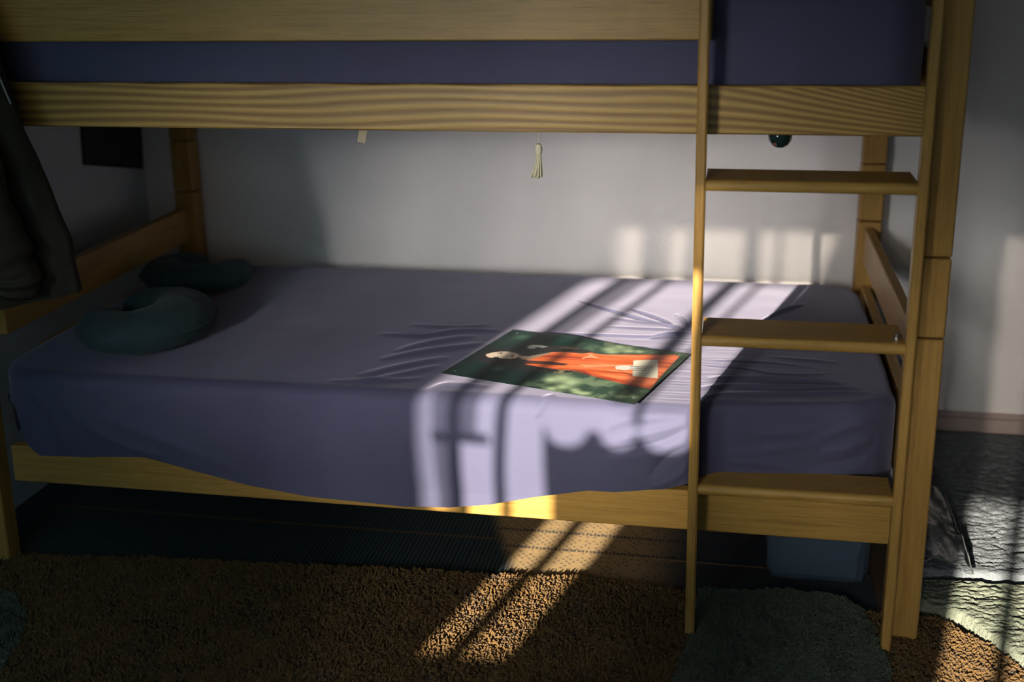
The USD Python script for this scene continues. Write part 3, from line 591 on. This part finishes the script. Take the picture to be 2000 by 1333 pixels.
pz = .05 + .10 * (1 - gx) * (.35 + .65 * gy) + .020 * (meshkit.fbm(np.stack([gx * 3, gy * 4, 0 * gx], -1), 2, 21) - .5) * 2 + .004 * np.abs(meshkit.fbm(np.stack([gx * 14, gy * 14, 0 * gx], -1), 2, 22) - .5) * sstep(.25, 0, np.minimum(gx, 1 - gx))
pl_ = grid_mesh(np.stack([px_, py_, pz], -1)); pt = thing('plastic_bag', 'crumpled clear plastic bag on the floor behind the right bed post', 'plastic bag')
obj('film', pl_, m_plastic, pt, smooth=True)
ed = np.stack([px_, py_, pz], -1)
obj('sealed_edge', join(tube(ed[-1, ::2] + [0, 0, .002], .0014 + .0010 * np.abs(np.sin(np.arange(30) * 2.1)), 6), tube(ed[::2, 0] + [0, 0, .002], .0012 + .0008 * np.abs(np.sin(np.arange(30) * 1.7)), 6)), m_seal, pt, smooth=True, label='crinkled glossy edge of the plastic')

# rugs
def flat_weave():
    x0, x1, y0, y1 = -.45, 2.00, .055, .75
    nx, ny = 1250, 300
    X, Y = np.meshgrid(np.linspace(x0, x1, nx), np.linspace(y0, y1, ny), indexing='ij')
    col = np.zeros((nx, ny, 3)); tan, navy, grey = (.40, .27, .13), (.02, .035, .055), (.20, .19, .165)
    col[:] = tan
    yl = Y
    left = sstep(1.17, 1.12, X + .35 * (Y - .25))
    rib = sstep(-.1, .5, np.sin(X * 2 * np.pi / .0105))
    col = paint(col, sstep(1.44, 1.60, X), (.045, .050, .058)); col = paint(col, left, (.055, .075, .072)); col = paint(col, left * rib, (.018, .030, .038))  # right end darkened: under-bed shade painted into the weave colour
    cellx, celly = np.floor(X / .009), np.floor(Y / .011)
    hsh = np.modf(np.abs(np.sin(cellx * 12.9898 + celly * 78.233) * 43758.5453))[0]
    dx = X / .009 - cellx - .5; dy = Y / .011 - celly - .5
    dot = np.exp(-((dx / .30) ** 2 + (dy / .33) ** 2)) * ((cellx + celly) % 2 == 0) * (hsh < .7 - .35 * sstep(1.2, 1.6, X))
    right = 1 - left
    col = paint(col, right * dot * .9, navy)
    for yy in (.295, .385, .47, .16 - .5):
        row = np.exp(-((Y - yy) / .006) ** 2) * (np.abs(np.modf(X / .0095)[0] - .5) < .34)
        col = paint(col, right * row * .95, navy)
    col = paint(col, left * np.exp(-((Y - .325) / .0035) ** 2), (.20, .11, .05))
    col = paint(col, right * np.exp(-((Y - .283) / .003) ** 2) * .7, (.50, .30, .13))
    Z = FL + .006 + .0012 * np.sin(X * 2 * np.pi / .0105) * left + .0010 * dot * right + .002 * (meshkit.fbm(np.stack([X * 4, Y * 4, 0 * X], -1), 2, 31))
    m = grid_mesh(np.stack([X, Y, Z], -1))
    if m.face_normals[:, 2].mean() < 0: m.invert()
    t = thing('woven_rug', 'flat woven rug with dark ribs and dotted navy rows, under the bed', 'rug')
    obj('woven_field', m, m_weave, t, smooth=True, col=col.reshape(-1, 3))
    rng = np.random.default_rng(8)
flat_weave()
def solid(poly, z0, z1): return join(*[prism(g, z0, z1) for g in getattr(poly, 'geoms', [poly])])
def pile(parent, poly, n, z0, length, width, mat, seed, lean=1.0, comb=(0, 0)):
    rng = np.random.default_rng(seed); x0, y0, x1, y1 = poly.bounds; pts = np.zeros((0, 2))
    while len(pts) < n:
        c = np.c_[rng.uniform(x0, x1, n), rng.uniform(y0, y1, n)]
        pts = np.vstack([pts, c[shapely.contains_xy(poly, c[:, 0], c[:, 1])]])
    pts = pts[:n]
    clump = np.stack([meshkit.fbm(np.c_[pts * 28, np.zeros(n)], 2, seed + 1) - .5, meshkit.fbm(np.c_[pts * 28, np.ones(n) * 5], 2, seed + 2) - .5], 1) * 4.0 * lean
    dirn = clump + rng.normal(0, .45, (n, 2)) + V(comb)
    ln = length * rng.uniform(.75, 1.2, n) * (.8 + .4 * meshkit.noise(np.c_[pts * 9, np.zeros(n)], seed + 3))
    hd = np.clip(np.linalg.norm(dirn, axis=1, keepdims=True), .2, 1.4); dirn = dirn / np.maximum(np.linalg.norm(dirn, axis=1, keepdims=True), 1e-6) * hd
    k = V([0, .38, .75, 1.0])
    curl = rng.normal(0, .28, (n, 2))
    P = np.zeros((n, 4, 3))
    for i, t in enumerate(k):
        P[:, i, :2] = pts + ln[:, None] * (dirn * .55 * t ** 1.5 + curl * math.sin(t * 3) * .5)
        P[:, i, 2] = z0 + ln * (t - .28 * hd[:, 0] * t * t)
    Wd = width * V([1.0, 1.05, .95, .55])[None] * rng.uniform(.8, 1.2, n)[:, None]
    pth = path_of('pile', parent)
    c = UsdGeom.BasisCurves.Define(stage, pth)
    c.CreateTypeAttr('linear'); c.CreatePointsAttr(Vt.Vec3fArray.FromNumpy(P.reshape(-1, 3).astype(np.float32)))
    c.CreateCurveVertexCountsAttr(Vt.IntArray.FromNumpy(np.full(n, 4, np.int32)))
    c.CreateWidthsAttr(Vt.FloatArray.FromNumpy(Wd.reshape(-1).astype(np.float32))); c.SetWidthsInterpolation('vertex')
    UsdShade.MaterialBindingAPI.Apply(c.GetPrim()).Bind(mat)
    meta(c.GetPrim(), kind='stuff')
brown = Polygon([(-.35, .0), (.04, .035), (.30, .065), (.567, .085), (.85, .105), (1.156, .128), (1.334, .143), (1.60, .12), (1.9, .10), (2.12, .09), (2.30, -.10), (2.62, -.30), (2.62, -.95), (-.35, -.95)])
gp = Polygon([(1.622, .118), (1.75, .135), (1.88, .150), (1.925, .14), (1.955, .085), (1.972, -.02), (1.985, -.15), (2.0, -.60), (1.52, -.62), (1.545, -.40), (1.585, -.22), (1.605, -.10)]).buffer(.012)
lp = Polygon([(-.40, -.10), (-.22, -.115), (-.05, -.135), (.06, -.18), (.13, -.25), (.17, -.33), (.19, -.45), (.15, -.75), (-.40, -.75)]).buffer(.03)
cream = Polygon([(2.068, .248), (2.195, .252), (2.9, .275), (2.9, -.48), (2.257, -.077), (2.163, .086), (2.10, .12), (2.068, .13)])
for cut in (gp.buffer(-.002), lp.buffer(-.002), cream, shapely.box(Lx - PW - .002, -.002, Lx + .002, .092), shapely.box(-.10, -.002, -.032, .052), shapely.box(1.584, -.062, 1.610, -.032), shapely.box(1.984, -.062, 2.010, -.032)):
    brown = brown.difference(cut)
gp = gp.difference(shapely.box(1.584, -.062, 1.610, -.032)).difference(shapely.box(1.984, -.062, 2.010, -.032))
t = thing('shag_rug', 'large golden brown shag rug along the front of the bed', 'rug')
obj('backing', solid(brown.buffer(-.006), FL + .010, FL + .016), m_shag_base, t)
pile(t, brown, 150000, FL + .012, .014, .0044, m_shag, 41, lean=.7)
t = thing('shag_rug', 'small sage green shag rug between the ladder rails', 'rug')
obj('backing', solid(gp.buffer(-.008), FL + .010, FL + .018), m_green_base, t)
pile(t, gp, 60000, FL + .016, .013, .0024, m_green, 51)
t = thing('shag_rug', 'grey-green shag rug with a rounded corner at the bottom left', 'rug')
obj('backing', solid(lp.buffer(-.01), FL + .010, FL + .018), m_green_base, t)
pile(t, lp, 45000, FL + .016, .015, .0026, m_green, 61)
def fleece(name, label, poly, mat, z0, amp, res, seed, fx, fy, edge_dark=None):
    x0, y0, x1, y1 = poly.bounds; nx, ny = int((x1 - x0) / res), int((y1 - y0) / res)
    X, Y = np.meshgrid(np.linspace(x0, x1, nx), np.linspace(y0, y1, ny), indexing='ij')
    wx = meshkit.fbm(np.stack([X * 12, Y * 12, 0 * X], -1), 3, seed)
    n1 = meshkit.fbm(np.stack([X * fx + wx * 2, Y * fy + wx * 3.0, 0 * X], -1), 4, seed + 1)
    rid = 1 - np.abs(2 * n1 - 1) * 1.6
    inn = shapely.distance(shapely.points(X, Y), poly.exterior) if False else None
    e = shapely.distance(poly.exterior, shapely.points(np.c_[X.ravel(), Y.ravel()])).reshape(X.shape)
    ins = shapely.contains_xy(poly, X.ravel(), Y.ravel()).reshape(X.shape)
    e = np.where(ins, e, 0)
    Z = z0 * sstep(0, .010, e) ** .5 + amp * rid * sstep(0, .02, e) + amp * .5 * (meshkit.fbm(np.stack([X * 90, Y * 140, 0 * X], -1), 2, seed + 2) - .5)
    m = grid_mesh(np.stack([X, Y, Z + FL + .002], -1))
    keep = ins.ravel()[m.faces].any(1); m.update_faces(keep); m.remove_unreferenced_vertices()
    if m.face_normals[:, 2].mean() < 0: m.invert()
    t = thing(name, label, 'rug'); obj('fleece', m, mat, t, smooth=True)
fleece('fleece_rug', 'cream green crinkled rug to the right of the bed post', cream, m_creamrug, .030, .008, .003, 71, 24, 58)
fleece('fleece_rug', 'grey crinkled rug by the back wall, right of the bed', Polygon([(2.08, .262), (2.9, .288), (3.3, .30), (3.3, 1.165), (2.08, 1.165)]), m_greyrug, .034, .007, .0045, 81, 26, 70)
